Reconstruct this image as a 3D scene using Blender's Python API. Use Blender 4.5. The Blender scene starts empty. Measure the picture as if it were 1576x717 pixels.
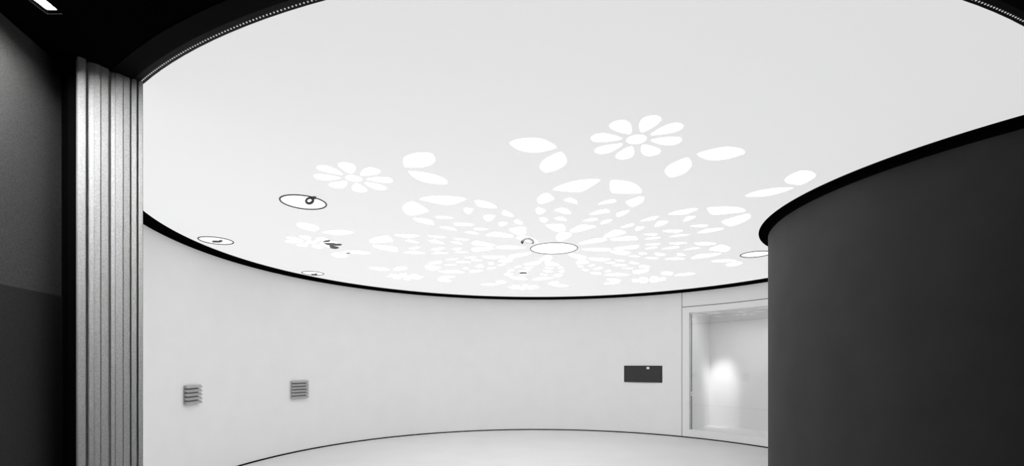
import bpy, bmesh, math, random
from mathutils import Vector
random.seed(4)
scene = bpy.context.scene

# ------------------------------------------------------------------ measures
# S = metres from eye level to the ceiling; plan figures below are in units of S,
# with the eye over the origin looking along +Y.
S = 1.5
EYE = 0.98 * S                  # eye height
ZC = EYE + S                    # ceiling height
ZW = EYE + 0.967 * S            # top of the walls, below the shadow gap
FPX, YH, W, H = 733.3, 560.75, 1576, 717
CX, CY = 0.3617, 4.1126         # centre of the round hall
RC, RW = 2.94, 3.02             # ceiling edge, wall face
DX, DY, DRT, DRW = 3.335, 2.907, 1.626, 1.562   # dark drum: centre, trim, wall face

# ------------------------------------------------------------------ camera
cam = bpy.data.cameras.new('camera')
cam.sensor_width = 36.0
cam.lens = 36.0 * FPX / W
cam.shift_y = (YH - H / 2) / W
cam.clip_start = 0.02
co = bpy.data.objects.new('camera', cam)
scene.collection.objects.link(co)
co.location = (0, 0, EYE)
co.rotation_euler = (math.radians(90), 0, 0)
scene.camera = co

# ------------------------------------------------------------------ world, view
world = bpy.data.worlds.new('world')
scene.world = world
world.use_nodes = True
world.node_tree.nodes['Background'].inputs[0].default_value = (0, 0, 0, 1)
scene.view_settings.view_transform = 'Standard'
scene.view_settings.look = 'None'
scene.view_settings.gamma = 1.0
scene.view_settings.use_curve_mapping = False
scene.view_settings.exposure = 0.42

CUTOUT_GLOW = 3.0       # backlit panels in the ceiling cut-outs
MEMBRANE_GLOW = 0.485    # translucent backlit ceiling skin
LAMP_GLOW = 150.0        # recessed linear lamp in the dark lobby

# ------------------------------------------------------------------ materials
def mat(name, col, rough=0.6, spec=0.3, emit=0.0, noise=0.0, nscale=20.0, bump=0.0, metal=0.0):
    m = bpy.data.materials.new(name)
    m.use_nodes = True
    nt = m.node_tree
    b = nt.nodes['Principled BSDF']
    c = (col, col, col, 1)
    b.inputs['Base Color'].default_value = c
    b.inputs['Roughness'].default_value = rough
    b.inputs['Specular IOR Level'].default_value = spec
    b.inputs['Metallic'].default_value = metal
    if emit:
        b.inputs['Emission Color'].default_value = (1, 1, 1, 1)
        b.inputs['Emission Strength'].default_value = emit
    if noise or bump:
        tc = nt.nodes.new('ShaderNodeTexCoord')
        n = nt.nodes.new('ShaderNodeTexNoise')
        n.inputs['Scale'].default_value = nscale
        n.inputs['Detail'].default_value = 6
        nt.links.new(tc.outputs['Object'], n.inputs['Vector'])
        if noise:
            r = nt.nodes.new('ShaderNodeMapRange')
            r.inputs['From Min'].default_value = 0.3
            r.inputs['From Max'].default_value = 0.7
            r.inputs['To Min'].default_value = col * (1 - noise)
            r.inputs['To Max'].default_value = col * (1 + noise)
            nt.links.new(n.outputs['Fac'], r.inputs['Value'])
            nt.links.new(r.outputs['Result'], b.inputs['Base Color'])
        if bump:
            bp = nt.nodes.new('ShaderNodeBump')
            bp.inputs['Strength'].default_value = bump
            bp.inputs['Distance'].default_value = 0.002
            nt.links.new(n.outputs['Fac'], bp.inputs['Height'])
            nt.links.new(bp.outputs['Normal'], b.inputs['Normal'])
    return m

M = {
    'wall': mat('white_plaster', 0.93, 0.55, 0.25, noise=0.012, nscale=3, bump=0.03),
    'membrane': mat('ceiling_membrane', 0.42, 0.7, 0.0, emit=MEMBRANE_GLOW),
    'cutout': mat('backlit_acrylic', 0.8, 0.4, 0.3, emit=CUTOUT_GLOW),
    'disc': mat('lamp_disc_acrylic', 0.8, 0.4, 0.3, emit=1.0),
    'black': mat('black_paint', 0.003, 0.9, 0.0),
    'black2': mat('black_metal_trim', 0.005, 0.7, 0.03),
    'drum': mat('dark_plaster', 0.041, 0.75, 0.2, noise=0.09, nscale=3, bump=0.25),
    'panel_low': mat('charcoal_panel', 0.03, 0.6, 0.2, noise=0.25, nscale=160),
    'panel_up': mat('grey_panel', 0.085, 0.7, 0.2, noise=0.3, nscale=160),
    'lobby': mat('dark_lobby_paint', 0.02, 0.7, 0.2),
    'stone': mat('grey_ribbed_board', 0.5, 0.7, 0.2, noise=0.16, nscale=140, bump=0.3),
    'floor': mat('pale_resin_floor', 0.73, 0.42, 0.35, noise=0.03, nscale=1.3, bump=0.0),
    'darkfloor': mat('dark_lobby_floor', 0.06, 0.5, 0.3, noise=0.2, nscale=6),
    'rim': mat('dark_metal_rim', 0.06, 0.4, 0.4),
    'metal': mat('grey_louvre_metal', 0.42, 0.45, 0.4, noise=0.06, nscale=30),
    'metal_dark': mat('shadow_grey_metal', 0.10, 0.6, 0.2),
    'screen': mat('black_glass_face', 0.035, 0.22, 0.4),
    'frame': mat('white_lacquer_frame', 0.92, 0.35, 0.4),
    'joint': mat('dark_joint', 0.006, 0.8, 0.1),
    'channel': mat('led_channel', 0.015, 0.6, 0.1),
    'led': mat('led_dot', 0.8, 0.5, 0.2, emit=0.3),
    'lamp': mat('lamp_diffuser', 0.8, 0.5, 0.2, emit=LAMP_GLOW),
    'strip': mat('niche_fill_diffuser', 0.8, 0.5, 0.2, emit=22.0),  # glow of the added fill strip that brightens the niche
    'lampbox': mat('lamp_housing_white', 0.7, 0.6, 0.2),
    'chrome': mat('brushed_steel', 0.7, 0.3, 0.5, metal=1.0),
}

def glass_mat(name, tint=1.0, refl=1.0):
    m = bpy.data.materials.new(name)
    m.use_nodes = True
    nt = m.node_tree
    nt.nodes.remove(nt.nodes['Principled BSDF'])
    out = nt.nodes['Material Output']
    fr = nt.nodes.new('ShaderNodeFresnel'); fr.inputs['IOR'].default_value = 1.52
    tr = nt.nodes.new('ShaderNodeBsdfTransparent'); tr.inputs[0].default_value = (tint, tint, tint, 1)
    gl = nt.nodes.new('ShaderNodeBsdfGlossy'); gl.inputs['Roughness'].default_value = 0.0
    mx = nt.nodes.new('ShaderNodeMixShader')
    mu = nt.nodes.new('ShaderNodeMath'); mu.operation = 'MULTIPLY'; mu.inputs[1].default_value = refl
    nt.links.new(fr.outputs[0], mu.inputs[0])
    nt.links.new(mu.outputs[0], mx.inputs[0])
    nt.links.new(tr.outputs[0], mx.inputs[1])
    nt.links.new(gl.outputs[0], mx.inputs[2])
    nt.links.new(mx.outputs[0], out.inputs[0])
    return m
M['glass'] = glass_mat('clear_glass', 0.98)
M['dome'] = glass_mat('clear_plastic', 0.95)

# ------------------------------------------------------------------ helpers
COL = scene.collection

def link(o, parent=None):
    COL.objects.link(o)
    if parent is not None:
        o.parent = parent
    return o

def finish(name, bm, m, parent=None, smooth=False):
    me = bpy.data.meshes.new(name)
    bmesh.ops.recalc_face_normals(bm, faces=bm.faces)
    bm.to_mesh(me); bm.free()
    if smooth:
        me.shade_smooth(); me.set_sharp_from_angle(angle=math.radians(35))
    me.materials.append(m)
    return link(bpy.data.objects.new(name, me), parent)

def struct(o):
    o['kind'] = 'structure'
    return o

def tag(o, label, cat, group=None):
    o['label'] = label; o['category'] = cat
    if group: o['group'] = group
    return o

def empty(name, loc, label, cat, group=None):
    o = bpy.data.objects.new(name, None)
    o.empty_display_size = 0.1
    o.location = loc
    COL.objects.link(o)
    return tag(o, label, cat, group)

def keep(child, parent):
    """parent a mesh whose vertices are in world coordinates"""
    child.parent = parent
    child.matrix_parent_inverse = parent.matrix_basis.inverted()
    return child

def prism(bm, pts, z0, z1):
    """closed prism over a plan polygon (metres)"""
    n = len(pts)
    a = [bm.verts.new((x, y, z0)) for x, y in pts]
    b = [bm.verts.new((x, y, z1)) for x, y in pts]
    bm.faces.new(a[::-1]); bm.faces.new(b)
    for i in range(n):
        j = (i + 1) % n
        bm.faces.new((a[i], a[j], b[j], b[i]))

def box(bm, x0, x1, y0, y1, z0, z1):
    prism(bm, [(x0, y0), (x1, y0), (x1, y1), (x0, y1)], z0, z1)

def pol(r, deg, c=(CX, CY)):
    """polar plan position in metres about a centre (units of S)"""
    a = math.radians(deg)
    return ((c[0] + r * math.cos(a)) * S, (c[1] + r * math.sin(a)) * S)

def ring(bm, r0, r1, a0, a1, z0, z1, step=1.5, c=(CX, CY)):
    """arc-shaped solid"""
    n = max(1, int(math.ceil(abs(a1 - a0) / step)))
    full = abs(abs(a1 - a0) - 360) < 1e-6
    rows = []
    for i in range(n if full else n + 1):
        a = a0 + (a1 - a0) * i / n
        p, q = pol(r0, a, c), pol(r1, a, c)
        rows.append([bm.verts.new((p[0], p[1], z0)), bm.verts.new((q[0], q[1], z0)),
                     bm.verts.new((q[0], q[1], z1)), bm.verts.new((p[0], p[1], z1))])
    m = len(rows)
    for i in range(m if full else m - 1):
        A, B = rows[i], rows[(i + 1) % m]
        for k in range(4):
            l = (k + 1) % 4
            bm.faces.new((A[k], A[l], B[l], B[k]))
    if not full:
        bm.faces.new(rows[0]); bm.faces.new(rows[-1][::-1])

def tube(bm, pts, r, seg=8, closed=False):
    """round bar along a 3D polyline"""
    P = [Vector(p) for p in pts]
    n = len(P); rows = []
    for i in range(n):
        if closed: t = P[(i + 1) % n] - P[i - 1]
        else: t = P[min(i + 1, n - 1)] - P[max(i - 1, 0)]
        t.normalize()
        u = t.cross(Vector((0, 0, 1)))
        if u.length < 1e-4: u = t.cross(Vector((1, 0, 0)))
        u.normalize(); v = t.cross(u)
        rows.append([bm.verts.new(P[i] + r * (math.cos(2 * math.pi * k / seg) * u + math.sin(2 * math.pi * k / seg) * v)) for k in range(seg)])
    for i in range(n if closed else n - 1):
        A, B = rows[i], rows[(i + 1) % n]
        for k in range(seg):
            l = (k + 1) % seg
            bm.faces.new((A[k], A[l], B[l], B[k]))
    if not closed:
        bm.faces.new(rows[0]); bm.faces.new(rows[-1][::-1])

def plate(name, outlines, z0, z1, m):
    """flat plate with holes: the first outline is the edge, the others are holes"""
    cu = bpy.data.curves.new(name, 'CURVE')
    cu.dimensions = '2D'; cu.fill_mode = 'BOTH'; cu.extrude = (z1 - z0) / 2
    for pts in outlines:
        sp = cu.splines.new('POLY')
        sp.points.add(len(pts) - 1)
        for i, (x, y) in enumerate(pts):
            sp.points[i].co = (x, y, 0, 1)
        sp.use_cyclic_u = True
    tmp = bpy.data.objects.new('tmp_' + name, cu)
    COL.objects.link(tmp)
    dg = bpy.context.evaluated_depsgraph_get()
    me = bpy.data.meshes.new_from_object(tmp.evaluated_get(dg))
    me.name = name
    bpy.data.objects.remove(tmp); bpy.data.curves.remove(cu)
    for v in me.vertices:
        v.co.z += (z0 + z1) / 2
    me.materials.clear(); me.materials.append(m)
    return link(bpy.data.objects.new(name, me))

def on_ceiling(px, py, h=1.0):
    """photo pixel -> plan position (units of S) on the plane h*S above the eye"""
    u = YH - py
    return ((px - W / 2) / u * h, FPX / u * h)

# ------------------------------------------------------------------ floor
bm = bmesh.new()
prism(bm, [pol(RW + 0.02, a) for a in range(0, 360, 2)], -0.06, 0.0)
struct(finish('floor', bm, M['floor'], smooth=True))
# dark floor of the lobby in front, meeting the round floor along its edge
edge = [pol(RW + 0.02, a) for a in range(-128, -39, 2)]
bm = bmesh.new()
prism(bm, [(edge[0][0] - 0.6, edge[0][1]), (-2.6, -4.0), (9.0, -4.0), (9.0, edge[-1][1])] + edge[::-1], -0.06, -0.001)
struct(finish('floor_lobby', bm, M['darkfloor']))

# ------------------------------------------------------------------ round white wall
A_SEAM, A_FAR = 50.3, 20.0          # glazed opening between these angles
A_JAMB = 234.9
Z_DOOR = EYE + 0.770 * S
bm = bmesh.new()
ring(bm, RW, 3.115, A_SEAM, A_JAMB, 0.0, ZW)
ring(bm, RW, 3.115, 2.0, A_FAR, 0.0, ZW)
wall = struct(finish('wall_back', bm, M['wall'], smooth=True))
bm = bmesh.new()
ring(bm, RW, 3.115, A_FAR, A_SEAM - 0.15, Z_DOOR + 0.011, ZW)
finish('header_panel', bm, M['wall'], wall, smooth=True)
bm = bmesh.new()                     # dark joints round the header and the frame
ring(bm, RW + 0.012, 3.05, A_SEAM - 0.16, A_SEAM + 0.02, 0.0, ZW, 1)
ring(bm, RW + 0.012, 3.05, A_FAR, A_SEAM, Z_DOOR - 0.001, Z_DOOR + 0.012)
finish('panel_joint', bm, M['joint'], wall)
# outer skin of the round wall, seen as a black strip beside the pilaster
bm = bmesh.new()
ring(bm, 3.115, 3.135, 180, A_JAMB, 0.0, ZC + 0.1)
struct(finish('wall_outer', bm, M['black']))

# black shadow gap above the wall and baseboard line at the floor
bm = bmesh.new()
ring(bm, RW - 0.003, 3.115, 2.0, A_JAMB, ZW, ZC)
ring(bm, RC, 3.115, 2.0, A_JAMB, ZC, ZC + 0.03)
struct(finish('trim_1', bm, M['black'], smooth=True))
bm = bmesh.new()
ring(bm, RW - 0.006, RW + 0.002, 2.0, A_JAMB, 0.0, 0.020)
struct(finish('baseboard_back', bm, M['black']))

# ------------------------------------------------------------------ dark drum wall
bm = bmesh.new()
ring(bm, DRW - 0.1, DRW, 60, 310, -0.05, ZW, 1.5, (DX, DY))
struct(finish('wall_drum', bm, M['drum'], smooth=True))
bm = bmesh.new()
ring(bm, DRW - 0.1, DRW + 0.003, 60, 310, ZW, ZC, 1.5, (DX, DY))
ring(bm, DRW - 0.1, DRT, 60, 310, ZC, ZC + 0.03, 1.5, (DX, DY))
struct(finish('trim_2', bm, M['black'], smooth=True))

# ------------------------------------------------------------------ lobby shell
# left wall: charcoal lower panel, grey upper panel
P1 = (-1.508 * S, 1.62 * S)
dirv = Vector((-1.508 + 1.445, 1.62 - 1.345)).normalized()
P0 = (P1[0] - dirv.x * 5.6, P1[1] - dirv.y * 5.6)
nrm = Vector((dirv.y, -dirv.x))
def wall_slab(t0, t1, off0, off1):
    def q(t, o): return (P1[0] - dirv.x * t + nrm.x * o, P1[1] - dirv.y * t + nrm.y * o)
    return [q(t0, off0), q(t1, off0), q(t1, off1), q(t0, off1)]
Z_PAN = EYE + 0.227 * S
bm = bmesh.new(); prism(bm, wall_slab(-0.02, 5.6, -0.15, -0.012), 0.0, ZC + 0.1)
wl = struct(finish('wall_left', bm, M['panel_up']))
bm = bmesh.new(); prism(bm, wall_slab(0.0, 5.6, -0.012, 0.0), 0.0, Z_PAN)
finish('lower_panel', bm, M['panel_low'], wl)
bm = bmesh.new(); box(bm, -3.4, 9.0, -4.1, -4.0, 0, ZC + 0.1); struct(finish('wall_rear', bm, M['lobby']))
bm = bmesh.new(); box(bm, 9.0, 9.1, -4.1, 7.0, 0, ZC + 0.1); struct(finish('wall_right', bm, M['lobby']))

# soffit of the lobby with the slot of the linear lamp
lx0, lx1, ly0, ly1 = -1.328 * S, -1.284 * S, -0.9 * S, 1.361 * S
arc = [pol(3.03, a) for a in range(-133, -37, 1)]
outer = [(-4.0, arc[0][1]), (-4.0, -4.1), (9.1, -4.1), (9.1, arc[-1][1])] + arc[::-1]
struct(plate('ceiling_lobby', [outer, [(lx0, ly0), (lx1, ly0), (lx1, ly1), (lx0, ly1)]], ZC + 0.001, ZC + 0.02, M['black']))
bm = bmesh.new()
ring(bm, 2.972, 3.032, -125.0, -48.0, ZC - 0.006, ZC + 0.012)
struct(finish('trim_3', bm, M['black2'], smooth=True))

# ------------------------------------------------------------------ round ceiling with cut-outs
# pattern of one sector in thousandths of S: (radial, sideways), the other half is its mirror image
HALF = {
 1: [[1538,-24],[1544,-77],[1518,-157],[1452,-224],[1385,-264],[1351,-259],[1336,-95],[1396,-64],[1492,-33]],
 2: [[1212,-331],[1270,-320],[1309,-302],[1312,-273],[1258,-238],[1210,-216],[1146,-258],[1111,-294],[1147,-318]],
 3: [[1198,-172],[1244,-148],[1252,-130],[1217,-91],[1168,-65],[1133,-65],[1156,-107]],
 4: [[998,-309],[1052,-308],[1060,-293],[1029,-259],[1001,-235],[946,-244],[904,-268],[940,-293]],
 5: [[1003,-193],[1046,-171],[1066,-143],[1038,-99],[974,-65],[931,-63],[943,-111],[981,-157]],
 6: [[737,-196],[795,-186],[841,-204],[856,-259],[782,-246],[734,-220]],
 7: [[830,-160],[873,-136],[879,-114],[851,-80],[807,-55],[784,-59],[795,-108]],
 8: [[671,-193],[702,-168],[716,-70],[673,-42],[599,-20],[540,-14],[502,-50],[525,-89],[586,-139]],
 9: [[1914,-564],[1944,-547],[1965,-516],[1977,-466],[1975,-426],[1952,-388],[1919,-352],[1895,-334],[1881,-339],[1851,-375],[1827,-425],[1830,-474],[1849,-516],[1885,-547]],
 10: [[1662,-274],[1703,-258],[1755,-257],[1808,-277],[1856,-307],[1836,-330],[1787,-366],[1741,-384],[1675,-390],[1634,-374],[1598,-343],[1614,-314]],
}
DIAMOND = [[238,0],[262,-20],[284,-34],[372,-56],[443,-60],[492,-40],[508,0],[492,40],[443,60],[372,56],[284,34],[262,20]]
PETAL = [[62,0],[70,-12],[100,-28],[135,-41],[165,-45],[190,-38],[205,-20],[209,0],[205,20],[190,38],[165,45],[135,41],[100,28],[70,12]]
SECTORS = [(-84.5, 2.003), (-128.1, 1.967), (-174.0, 2.014), (140.0, 2.06), (95.8, 2.075), (50.5, 1.973), (5.6, 2.0), (-39.4, 2.0)]
# round lamps set into the ceiling: pixel centre, radius in S
LAMPS = [((467, 311), 0.131), ((332.5, 370), 0.121), ((481.5, 420.3), 0.110), ((1163, 391), 0.125)]
LPOS = [on_ceiling(*p) for p, r in LAMPS]

def soften(P, k=0.22):
    out = []
    n = len(P)
    for i in range(n):
        a, b = P[i], P[(i + 1) % n]
        out.append((a[0] + (b[0] - a[0]) * k, a[1] + (b[1] - a[1]) * k))
        out.append((a[0] + (b[0] - a[0]) * (1 - k), a[1] + (b[1] - a[1]) * (1 - k)))
    return out

def inset(P, d=0.0032):
    """pull a plan outline inwards by d (the rebate round each panel)"""
    n = len(P)
    ar = sum(P[i][0] * P[(i + 1) % n][1] - P[(i + 1) % n][0] * P[i][1] for i in range(n))
    sg = 1 if ar > 0 else -1
    out = []
    for i in range(n):
        a, b = P[i - 1], P[(i + 1) % n]
        tx, ty = b[0] - a[0], b[1] - a[1]
        l = math.hypot(tx, ty) or 1
        out.append((P[i][0] - sg * ty / l * d, P[i][1] + sg * tx / l * d))
    return out

def place(P, deg):
    c, s = math.cos(math.radians(deg)), math.sin(math.radians(deg))
    return [(CX + x * c - y * s, CY + x * s + y * c) for x, y in P]

def clear(P):
    for x, y in P:
        if math.hypot(x - DX, y - DY) < DRT + 0.03: return False
        if math.hypot(x - CX, y - CY) > RC - 0.03: return False
        for (lx, ly), (_, lr) in zip(LPOS, LAMPS):
            if math.hypot(x - lx, y - ly) < lr + 0.012: return False
    return True

holes = []
for k, (ang, rf) in enumerate(SECTORS):
    items = [('pattern_panel', soften([(x / 1000, y / 1000) for x, y in DIAMOND]))]
    for key, P in HALF.items():
        for sgn in (1, -1):
            Q = soften([(x / 1000, sgn * y / 1000) for x, y in P])
            items.append(('leaf_panel' if key >= 9 else 'pattern_panel', Q))
    if k < 6:
        items.append(('flower_center', [(rf + 0.047 * math.cos(t * math.pi / 12), 0.047 * math.sin(t * math.pi / 12)) for t in range(24)]))
        for j in range(8):
            c, s = math.cos(j * math.pi / 4), math.sin(j * math.pi / 4)
            items.append(('petal', soften([(rf + (x * c - y * s) / 1000, (x * s + y * c) / 1000) for x, y in PETAL], 0.25)))
    for nm, Q in items:
        if k == 1 and nm == 'leaf_panel' and sum(p[1] for p in Q) < 0:
            continue                 # a lamp disc takes the place of this pair of leaves
        P = place(inset(Q), ang)
        if clear(P):
            holes.append((nm, [(x * S, y * S) for x, y in P]))

R_MID = 0.2015
a1, a2 = 8.2, -52.4                  # where the drum trim cuts the ceiling circle
def ang_between(c, p): return math.degrees(math.atan2(p[1] - c[1], p[0] - c[0]))
al = math.degrees(math.acos((RC ** 2 + math.hypot(DX - CX, DY - CY) ** 2 - DRT ** 2) / (2 * RC * math.hypot(DX - CX, DY - CY))))
base = ang_between((CX, CY), (DX, DY))
e0, e1 = base + al, base - al + 360
outline = [pol(RC, e0 + (e1 - e0) * i / 260) for i in range(261)]
q0 = ang_between((DX, DY), (CX + RC * math.cos(math.radians(e1)), CY + RC * math.sin(math.radians(e1)))) % 360
q1 = ang_between((DX, DY), (CX + RC * math.cos(math.radians(e0)), CY + RC * math.sin(math.radians(e0)))) % 360
outline += [pol(DRT, q0 + (q1 - q0) * i / 90, (DX, DY)) for i in range(1, 90)]
disc = lambda c, r, n=48: [((c[0] + r * math.cos(2 * math.pi * i / n)) * S, (c[1] + r * math.sin(2 * math.pi * i / n)) * S) for i in range(n)]
rings = [disc((CX, CY), R_MID, 64)] + [disc(p, r) for p, (_, r) in zip(LPOS, LAMPS)]
# drop the lamp hidden part: lamp discs stay clear of the drum
ceil = struct(plate('ceiling', [outline] + [P for _, P in holes] + rings, ZC, ZC + 0.004, M['membrane']))
for nm, P in holes:
    bm = bmesh.new()
    prism(bm, P, ZC + 0.0015, ZC + 0.008)
    finish(nm, bm, M['cutout'], ceil)

# ------------------------------------------------------------------ lamps in the ceiling
def ceiling_lamp(c, r, label, name='ceiling_lamp', group=None, rim=0.0085, spot=None, head=True):
    t = empty(name, (c[0] * S, c[1] * S, ZC), label, 'ceiling lamp', 'round lamps in the ceiling')
    bm = bmesh.new()
    prism(bm, [(x - c[0] * S, y - c[1] * S) for x, y in disc(c, r - 0.001, 48)], 0.001, 0.010)
    finish('diffuser', bm, M['disc'], t)
    bm = bmesh.new()
    n = 64
    tube(bm, [(r * S * math.cos(2 * math.pi * i / n), r * S * math.sin(2 * math.pi * i / n), 0) for i in range(n)], rim, 8, True)
    finish('rim', bm, M['rim'], t, smooth=True)
    if spot:
        dx, dy, rr, tilt = spot
        rr *= S
        ct, st = math.cos(tilt), math.sin(tilt)      # ring plane leans from flat (0) to upright
        def P3(r_, a_, k_):                          # k_ = offset along the ring's axis
            x_, v_ = r_ * math.cos(a_), r_ * math.sin(a_)
            return (dx * S + x_, dy * S + v_ * ct - k_ * st, -rr * st - 0.010 + v_ * st - k_ * ct * 0.6)
        bm = bmesh.new()
        tube(bm, [P3(rr, 2 * math.pi * i / 24, 0) for i in range(24)], 0.012, 8, True)
        h = finish('spot_ring', bm, M['rim'], t, smooth=True)
        bm = bmesh.new()
        va = [bm.verts.new(P3(rr - 0.004, 2 * math.pi * i / 24, 0.001)) for i in range(24)]
        vb = [bm.verts.new(P3(rr - 0.004, 2 * math.pi * i / 24, -0.006)) for i in range(24)]
        bm.faces.new(va); bm.faces.new(vb[::-1])
        for i in range(24): bm.faces.new((va[i], va[(i + 1) % 24], vb[(i + 1) % 24], vb[i]))
        finish('spot_lens', bm, M['disc'], h)
        bm = bmesh.new()
        box(bm, dx * S + rr, dx * S + rr * 1.9, dy * S - 0.008, dy * S + 0.008, -0.022, 0.001)
        finish('spot_arm', bm, M['rim'], t)
    return t
ceiling_lamp((CX, CY), R_MID, 'large round luminous disc at the hub of the petal pattern', rim=0.0065)
dd = on_ceiling(476.5, 302.5); c = LPOS[0]
ceiling_lamp(c, LAMPS[0][1], 'round ceiling lamp with dark rim beside an eight-petal flower, spot ring at its edge', spot=(dd[0] - c[0], dd[1] - c[1], 0.020, 1.15))
ceiling_lamp(LPOS[1], LAMPS[1][1], 'round ceiling lamp by the black trim above the five-slat wall vent', spot=(0.01, -0.01, 0.024, 0.2))
ceiling_lamp(LPOS[2], LAMPS[2][1], 'round ceiling lamp by the black trim above the six-slat wall vent', spot=(0.0, 0.02, 0.020, 0.2))
ceiling_lamp(LPOS[3], LAMPS[3][1], 'round ceiling lamp partly hidden behind the dark drum wall')

# ------------------------------------------------------------------ small fittings on the ceiling
def blades(name, label, cat, polys, drop=0.012, part='blade'):
    pts = [on_ceiling(*p) for P in polys for p in P]
    cx = sum(p[0] for p in pts) / len(pts) * S; cy = sum(p[1] for p in pts) / len(pts) * S
    if len(polys) == 1:
        bm = bmesh.new()
        prism(bm, [(x * S - cx, y * S - cy) for x, y in (on_ceiling(*p) for p in polys[0])], -drop, 0.0)
        o = finish(name, bm, M['rim'])
        o.location = (cx, cy, ZC)
        return tag(o, label, cat)
    t = empty(name, (cx, cy, ZC), label, cat)
    for P in polys:
        bm = bmesh.new()
        prism(bm, [(x * S - cx, y * S - cy) for x, y in (on_ceiling(*p) for p in P)], -drop, 0.0)
        finish(part, bm, M['rim'], t)
    return t
blades('slatted_fitting', 'small dark fitting of slanted blades on the ceiling over a petal flower', 'fitting',
       [[(497.5, 371.7), (501, 368.8), (504, 370.2), (508, 369.2), (506.5, 371.2)],
        [(499, 373.5), (508, 373), (514, 373.6), (520, 375), (526, 375.6), (523, 376.6), (510, 376.6), (503, 375.6)],
        [(506.5, 377.4), (513, 377.9), (521.5, 380.5), (516, 381.9), (509, 380.6)]])
blades('wedge_plate', 'tiny dark wedge plate on the ceiling beside a pale leaf', 'fitting', [[(532.5, 388.2), (539.8, 388.0), (538, 389.3), (535.5, 389.8)]], 0.006)
blades('oval_plate', 'small dark oval plate on the ceiling between pattern panels', 'fitting',
       [[(799, 420.8), (801, 419.3), (805, 418.9), (809.5, 419.2), (811.5, 420.7)]], 0.008)

def bell(name, label, c, r, h, ribs):
    """clear bell-shaped cover hanging under the ceiling, apex up"""
    t = empty(name, (c[0] * S, c[1] * S, ZC), label, 'dome')
    prof = [(r * math.sin(q), -h * (1 - math.cos(q))) for q in [i * math.pi / 20 for i in range(11)]]
    bm = bmesh.new()
    n = 24; rows = []
    for rr, z in prof[1:]:
        rows.append([bm.verts.new((rr * math.cos(2 * math.pi * k / n), rr * math.sin(2 * math.pi * k / n), z)) for k in range(n)])
    top = bm.verts.new((0, 0, 0))
    for k in range(n):
        bm.faces.new((top, rows[0][k], rows[0][(k + 1) % n]))
        for A_, B_ in zip(rows, rows[1:]):
            bm.faces.new((A_[k], B_[k], B_[(k + 1) % n], A_[(k + 1) % n]))
    finish('clear_cover', bm, M['dome'], t, smooth=True)
    for a in ribs:
        bm = bmesh.new()
        tube(bm, [(rr * math.cos(a), rr * math.sin(a), z) for rr, z in prof], 0.0022, 6)
        finish('rib', bm, M['rim'], t, smooth=True)
    return t
bell('sensor_bell', 'small clear bell cover with dark ribs hanging beside the large luminous disc', on_ceiling(812, 365.5), 0.080, 0.060, (3.3, 4.2, 5.0, -0.1))

# ------------------------------------------------------------------ LED strip along the near edge of the ceiling
led = empty('led_strip', (*pol(2.955, -90), ZC), 'dotted light strip in a dark channel along the round ceiling edge', 'light strip')
bm = bmesh.new()
ring(bm, 2.940, 2.972, -124.7, e1 - 360, ZC - 0.004, ZC + 0.012)
keep(finish('channel', bm, M['channel'], smooth=True), led)
bm = bmesh.new()
step = math.degrees(0.020 / (2.957 * S))
a = -124.5
while a < e1 - 360:
    x, y = pol(2.951, a)
    mx = 0.0034
    prism(bm, [(x + mx * math.cos(k * math.pi / 4), y + mx * math.sin(k * math.pi / 4)) for k in range(8)], ZC - 0.0065, ZC - 0.003)
    a += step
o = keep(finish('led_dots', bm, M['led']), led)
o['kind'] = 'stuff'

# ------------------------------------------------------------------ linear lamp in the lobby soffit
t = empty('linear_lamp', ((lx0 + lx1) / 2, (ly0 + ly1) / 2, ZC), 'recessed linear lamp in the black lobby soffit', 'lamp')
DEP = 0.044
bm = bmesh.new()
w = 0.004
box(bm, lx0 - w, lx0, ly0 - w, ly1 + w, ZC + 0.002, ZC + DEP)
box(bm, lx1, lx1 + w, ly0 - w, ly1 + w, ZC + 0.002, ZC + DEP)
box(bm, lx0, lx1, ly1, ly1 + w, ZC + 0.002, ZC + DEP)
box(bm, lx0, lx1, ly0 - w, ly0, ZC + 0.002, ZC + DEP)
keep(finish('housing', bm, M['lampbox']), t)
bm = bmesh.new(); box(bm, lx0, lx1, ly0, ly1, ZC + DEP - 0.006, ZC + DEP)
keep(finish('diffuser', bm, M['lamp']), t)

# ------------------------------------------------------------------ fluted pilaster at the end of the round wall
A = Vector((-1.409, 1.551)); B = Vector((-1.301, 1.683))
u = (B - A).normalized(); nn = Vector((u.y, -u.x))
def s_of(px):
    k = (px - W / 2) / FPX           # ray x = k*d meets A + s*u
    return (k * A.y - A.x) / (u.x - k * u.y)
pil = empty('fluted_pilaster', (A.x * S, A.y * S, 0), 'grey ribbed pilaster at the end of the white round wall', 'pilaster')
def board(name, p0, p1, f0, f1, f2=None):
    f2 = f1 if f2 is None else f2
    s0, s1 = s_of(p0), s_of(p1)
    P = [(A + u * s0 + nn * f0), (A + u * s1 + nn * f0), (A + u * s1 + nn * f2), (A + u * s0 + nn * f1)]
    b = bmesh.new()
    prism(b, [(p.x * S, p.y * S) for p in P], 0.0, ZC)
    if name == 'rib':
        bmesh.ops.bevel(b, geom=[e for e in b.edges if abs(e.verts[0].co.z - e.verts[1].co.z) > 1], offset=0.002, segments=2, affect='EDGES')
    return keep(finish(name, b, M['stone']), pil)
board('backing', 119.5, 220.5, -0.032, -0.016)
for p0, p1, f1, f2 in [(119.5, 132.0, 0.004, 0.004), (135.5, 145.5, -0.011, -0.002), (145.7, 155.2, -0.002, -0.001), (155.7, 168.0, -0.004, -0.006),
                       (172.5, 178.5, -0.013, -0.008), (178.7, 190, -0.006, -0.003), (190.3, 201, -0.005, -0.007), (203.8, 211, -0.006, -0.003), (214.3, 220.5, -0.004, -0.002)]:
    board('rib', p0, p1, -0.0165, f1, f2)

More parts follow.
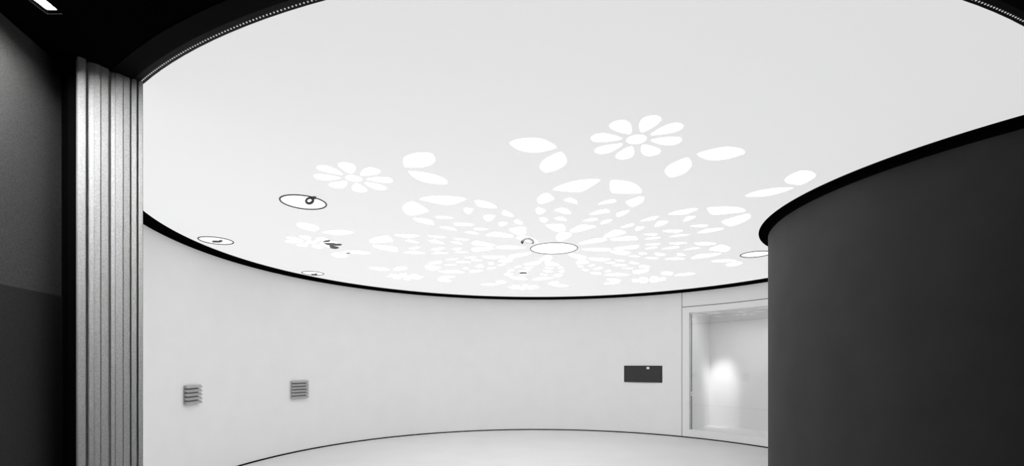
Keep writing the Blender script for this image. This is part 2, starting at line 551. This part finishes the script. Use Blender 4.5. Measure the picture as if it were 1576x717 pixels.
# ------------------------------------------------------------------ wall vents
def vent(label, a0, a1, z0, z1, n):
    am = (a0 + a1) / 2
    x, y = pol(RW, am)
    t = empty('wall_vent', (x, y, EYE + (z0 + z1) / 2 * S), label, 'vent', 'louvred vents on the round wall')
    wdt = abs(a1 - a0) * math.pi / 180 * RW * S
    hgt = abs(z1 - z0) * S
    t.rotation_euler = (0, 0, math.radians(am - 90))      # local +Y = outward from the hall
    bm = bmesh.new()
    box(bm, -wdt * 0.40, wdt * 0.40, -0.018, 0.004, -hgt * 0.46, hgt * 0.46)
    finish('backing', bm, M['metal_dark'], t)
    pitch = hgt / n
    hs = pitch * 0.75
    proto = None
    for i in range(n):
        zc = -hgt / 2 + pitch * (i + 0.5)
        if proto is None:
            bm = bmesh.new()
            # slanted slat: top edge set back, bottom edge proud
            prof = [(-0.030, hs / 2), (-0.055, -hs / 2 + 0.004), (-0.050, -hs / 2), (-0.016, -hs / 2 + 0.006), (-0.016, hs / 2)]
            vs = [[bm.verts.new((sx * wdt / 2, py, pz)) for py, pz in prof] for sx in (-1, 1)]
            bm.faces.new(vs[0]); bm.faces.new(vs[1][::-1])
            for k in range(5):
                l = (k + 1) % 5
                bm.faces.new((vs[0][k], vs[1][k], vs[1][l], vs[0][l]))
            o = finish('slat', bm, M['metal'], t)
            proto = o
        else:
            o = link(proto.copy(), t)
        o.location = (0, 0, zc)
    return t
vent('grey metal wall vent with five slats on the white wall', 185.3, 181.4, -0.166, -0.330, 5)
vent('grey metal wall vent with six slats on the white wall', 158.0, 153.7, -0.176, -0.382, 6)

# ------------------------------------------------------------------ black panel on the wall
x, y = pol(RW, 60.4)
t = empty('wall_screen', (x, y, EYE - 0.135 * S), 'black rectangular screen set on the white wall near the glazed opening', 'screen')
t.rotation_euler = (0, 0, math.radians(60.4 - 90))
hw, hh = 0.268 * S, 0.117 * S
bm = bmesh.new(); box(bm, -hw, hw, -0.022, 0.006, -hh, hh); finish('bezel', bm, M['black2'], t)
bm = bmesh.new(); box(bm, -hw + 0.012, hw - 0.012, -0.025, -0.021, -hh + 0.010, hh - 0.010); finish('screen_face', bm, M['screen'], t)
bm = bmesh.new()  # plain pale disc added as stand-in for the bright spot on the glass
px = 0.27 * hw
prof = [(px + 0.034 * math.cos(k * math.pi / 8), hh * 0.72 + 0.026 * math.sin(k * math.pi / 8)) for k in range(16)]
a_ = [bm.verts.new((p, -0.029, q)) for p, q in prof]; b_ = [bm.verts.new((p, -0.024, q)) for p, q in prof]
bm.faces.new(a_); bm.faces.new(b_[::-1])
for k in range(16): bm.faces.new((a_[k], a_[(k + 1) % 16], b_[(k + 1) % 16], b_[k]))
o = finish('pale_spot', bm, M['frame'], t); o['label'] = 'small pale round spot'

# ------------------------------------------------------------------ glazed opening with white niche
AF0, AF1 = A_SEAM - 0.16, A_FAR          # frame outer
AG0, AG1 = 48.3, 21.5                    # glass
ZG0, ZG1 = EYE - 0.868 * S, EYE + 0.690 * S
bm = bmesh.new()
ring(bm, RW - 0.002, RW + 0.06, AG0, AF0, 0.012, Z_DOOR - 0.002, 1)
ring(bm, RW - 0.002, RW + 0.06, AF1, AG1, 0.012, Z_DOOR - 0.002, 1)
ring(bm, RW - 0.002, RW + 0.06, AG1, AG0, 0.012, ZG0, 1)
ring(bm, RW - 0.002, RW + 0.06, AG1, AG0, ZG1, Z_DOOR - 0.002, 1)
win = struct(finish('window_1', bm, M['frame'], smooth=True))
bm = bmesh.new()
ring(bm, RW + 0.018, RW + 0.022, AG1, AG0, ZG0, ZG1, 0.75)
finish('glass_pane', bm, M['glass'], win, smooth=True)
bm = bmesh.new()
ring(bm, RW + 0.014, RW + 0.026, AG0 - 0.45, AG0 - 0.33, ZG0, ZG1 - 0.03, 1)
finish('glass_edge', bm, M['rim'], win)
for dz in (0.0, 0.045):
    bm = bmesh.new()
    ring(bm, RW + 0.008, RW + 0.016, AG0 - 0.95, AG0 - 0.3, EYE - 0.415 * S + dz, EYE - 0.395 * S + dz, 1)
    finish('clamp', bm, M['chrome'], win)
# niche behind the glass
NB = 3.76
bm = bmesh.new(); ring(bm, RW + 0.06, NB, A_SEAM - 2.1, A_SEAM - 0.2, ZG0 - 0.03, ZG1 + 0.05, 1); finish('niche_side', bm, M['wall'], win)
bm = bmesh.new(); ring(bm, RW + 0.06, NB, A_FAR - 1.0, A_FAR + 1.5, ZG0 - 0.03, ZG1 + 0.05, 1); finish('niche_side', bm, M['wall'], win)
bm = bmesh.new(); ring(bm, NB, NB + 0.05, A_FAR - 1.0, A_SEAM - 0.2, ZG0 - 0.03, ZG1 + 0.05, 1); finish('niche_back', bm, M['wall'], win, smooth=True)
bm = bmesh.new(); ring(bm, RW + 0.06, NB + 0.05, A_FAR - 1.0, A_SEAM - 0.2, ZG0 - 0.06, ZG0 - 0.03, 1); finish('niche_floor', bm, M['wall'], win)
bm = bmesh.new(); ring(bm, RW + 0.06, NB + 0.05, A_FAR - 1.0, A_SEAM - 0.2, ZG1 + 0.05, ZG1 + 0.08, 1); finish('niche_head', bm, M['wall'], win)
# unseen lights added in the niche head: a fill strip and a glow spot
ns = empty('niche_fill_strip', (*pol(3.13, 35), ZG1 + 0.05), 'unseen fill strip added under the niche head to brighten the niche', 'lamp')
bm = bmesh.new(); ring(bm, 3.11, 3.15, 23.0, 43.5, ZG1 + 0.036, ZG1 + 0.05, 1)
keep(finish('diffuser', bm, M['strip']), ns)  # glowing face of the added fill strip
bm = bmesh.new(); ring(bm, 3.105, 3.11, 23.0, 43.5, ZG1 + 0.030, ZG1 + 0.05, 1); ring(bm, 3.15, 3.155, 23.0, 43.5, ZG1 + 0.030, ZG1 + 0.05, 1)
keep(finish('housing', bm, M['frame']), ns)  # sides of the added fill strip
sx, sy = pol(3.17, 42.0)
tx, ty = pol(NB, 46.2)
sp = empty('added_niche_spot', (sx, sy, ZG1 + 0.05), 'unseen spot added in the niche head to make the glow behind the glass', 'lamp')
bm = bmesh.new()
tube(bm, [(0.04 * math.cos(k * math.pi / 8), 0.04 * math.sin(k * math.pi / 8), 0.0) for k in range(16)], 0.006, 6, True)
finish('rim', bm, M['frame'], sp, smooth=True)  # rim of the added niche spot
vec = Vector((tx - sx, ty - sy, EYE - 0.34 * S - (ZG1 + 0.04))).normalized()
ld = bpy.data.lights.new('added_niche_spot_light', 'SPOT')
ld.energy = 145; ld.spot_size = math.radians(34); ld.spot_blend = 1.0; ld.shadow_soft_size = 0.10  # added spot makes the bright patch on the niche back
lo = bpy.data.objects.new('added_spot_light', ld)
COL.objects.link(lo); lo.parent = sp
lo.location = (0, 0, -0.01)
lo.rotation_euler = vec.to_track_quat('-Z', 'Y').to_euler()
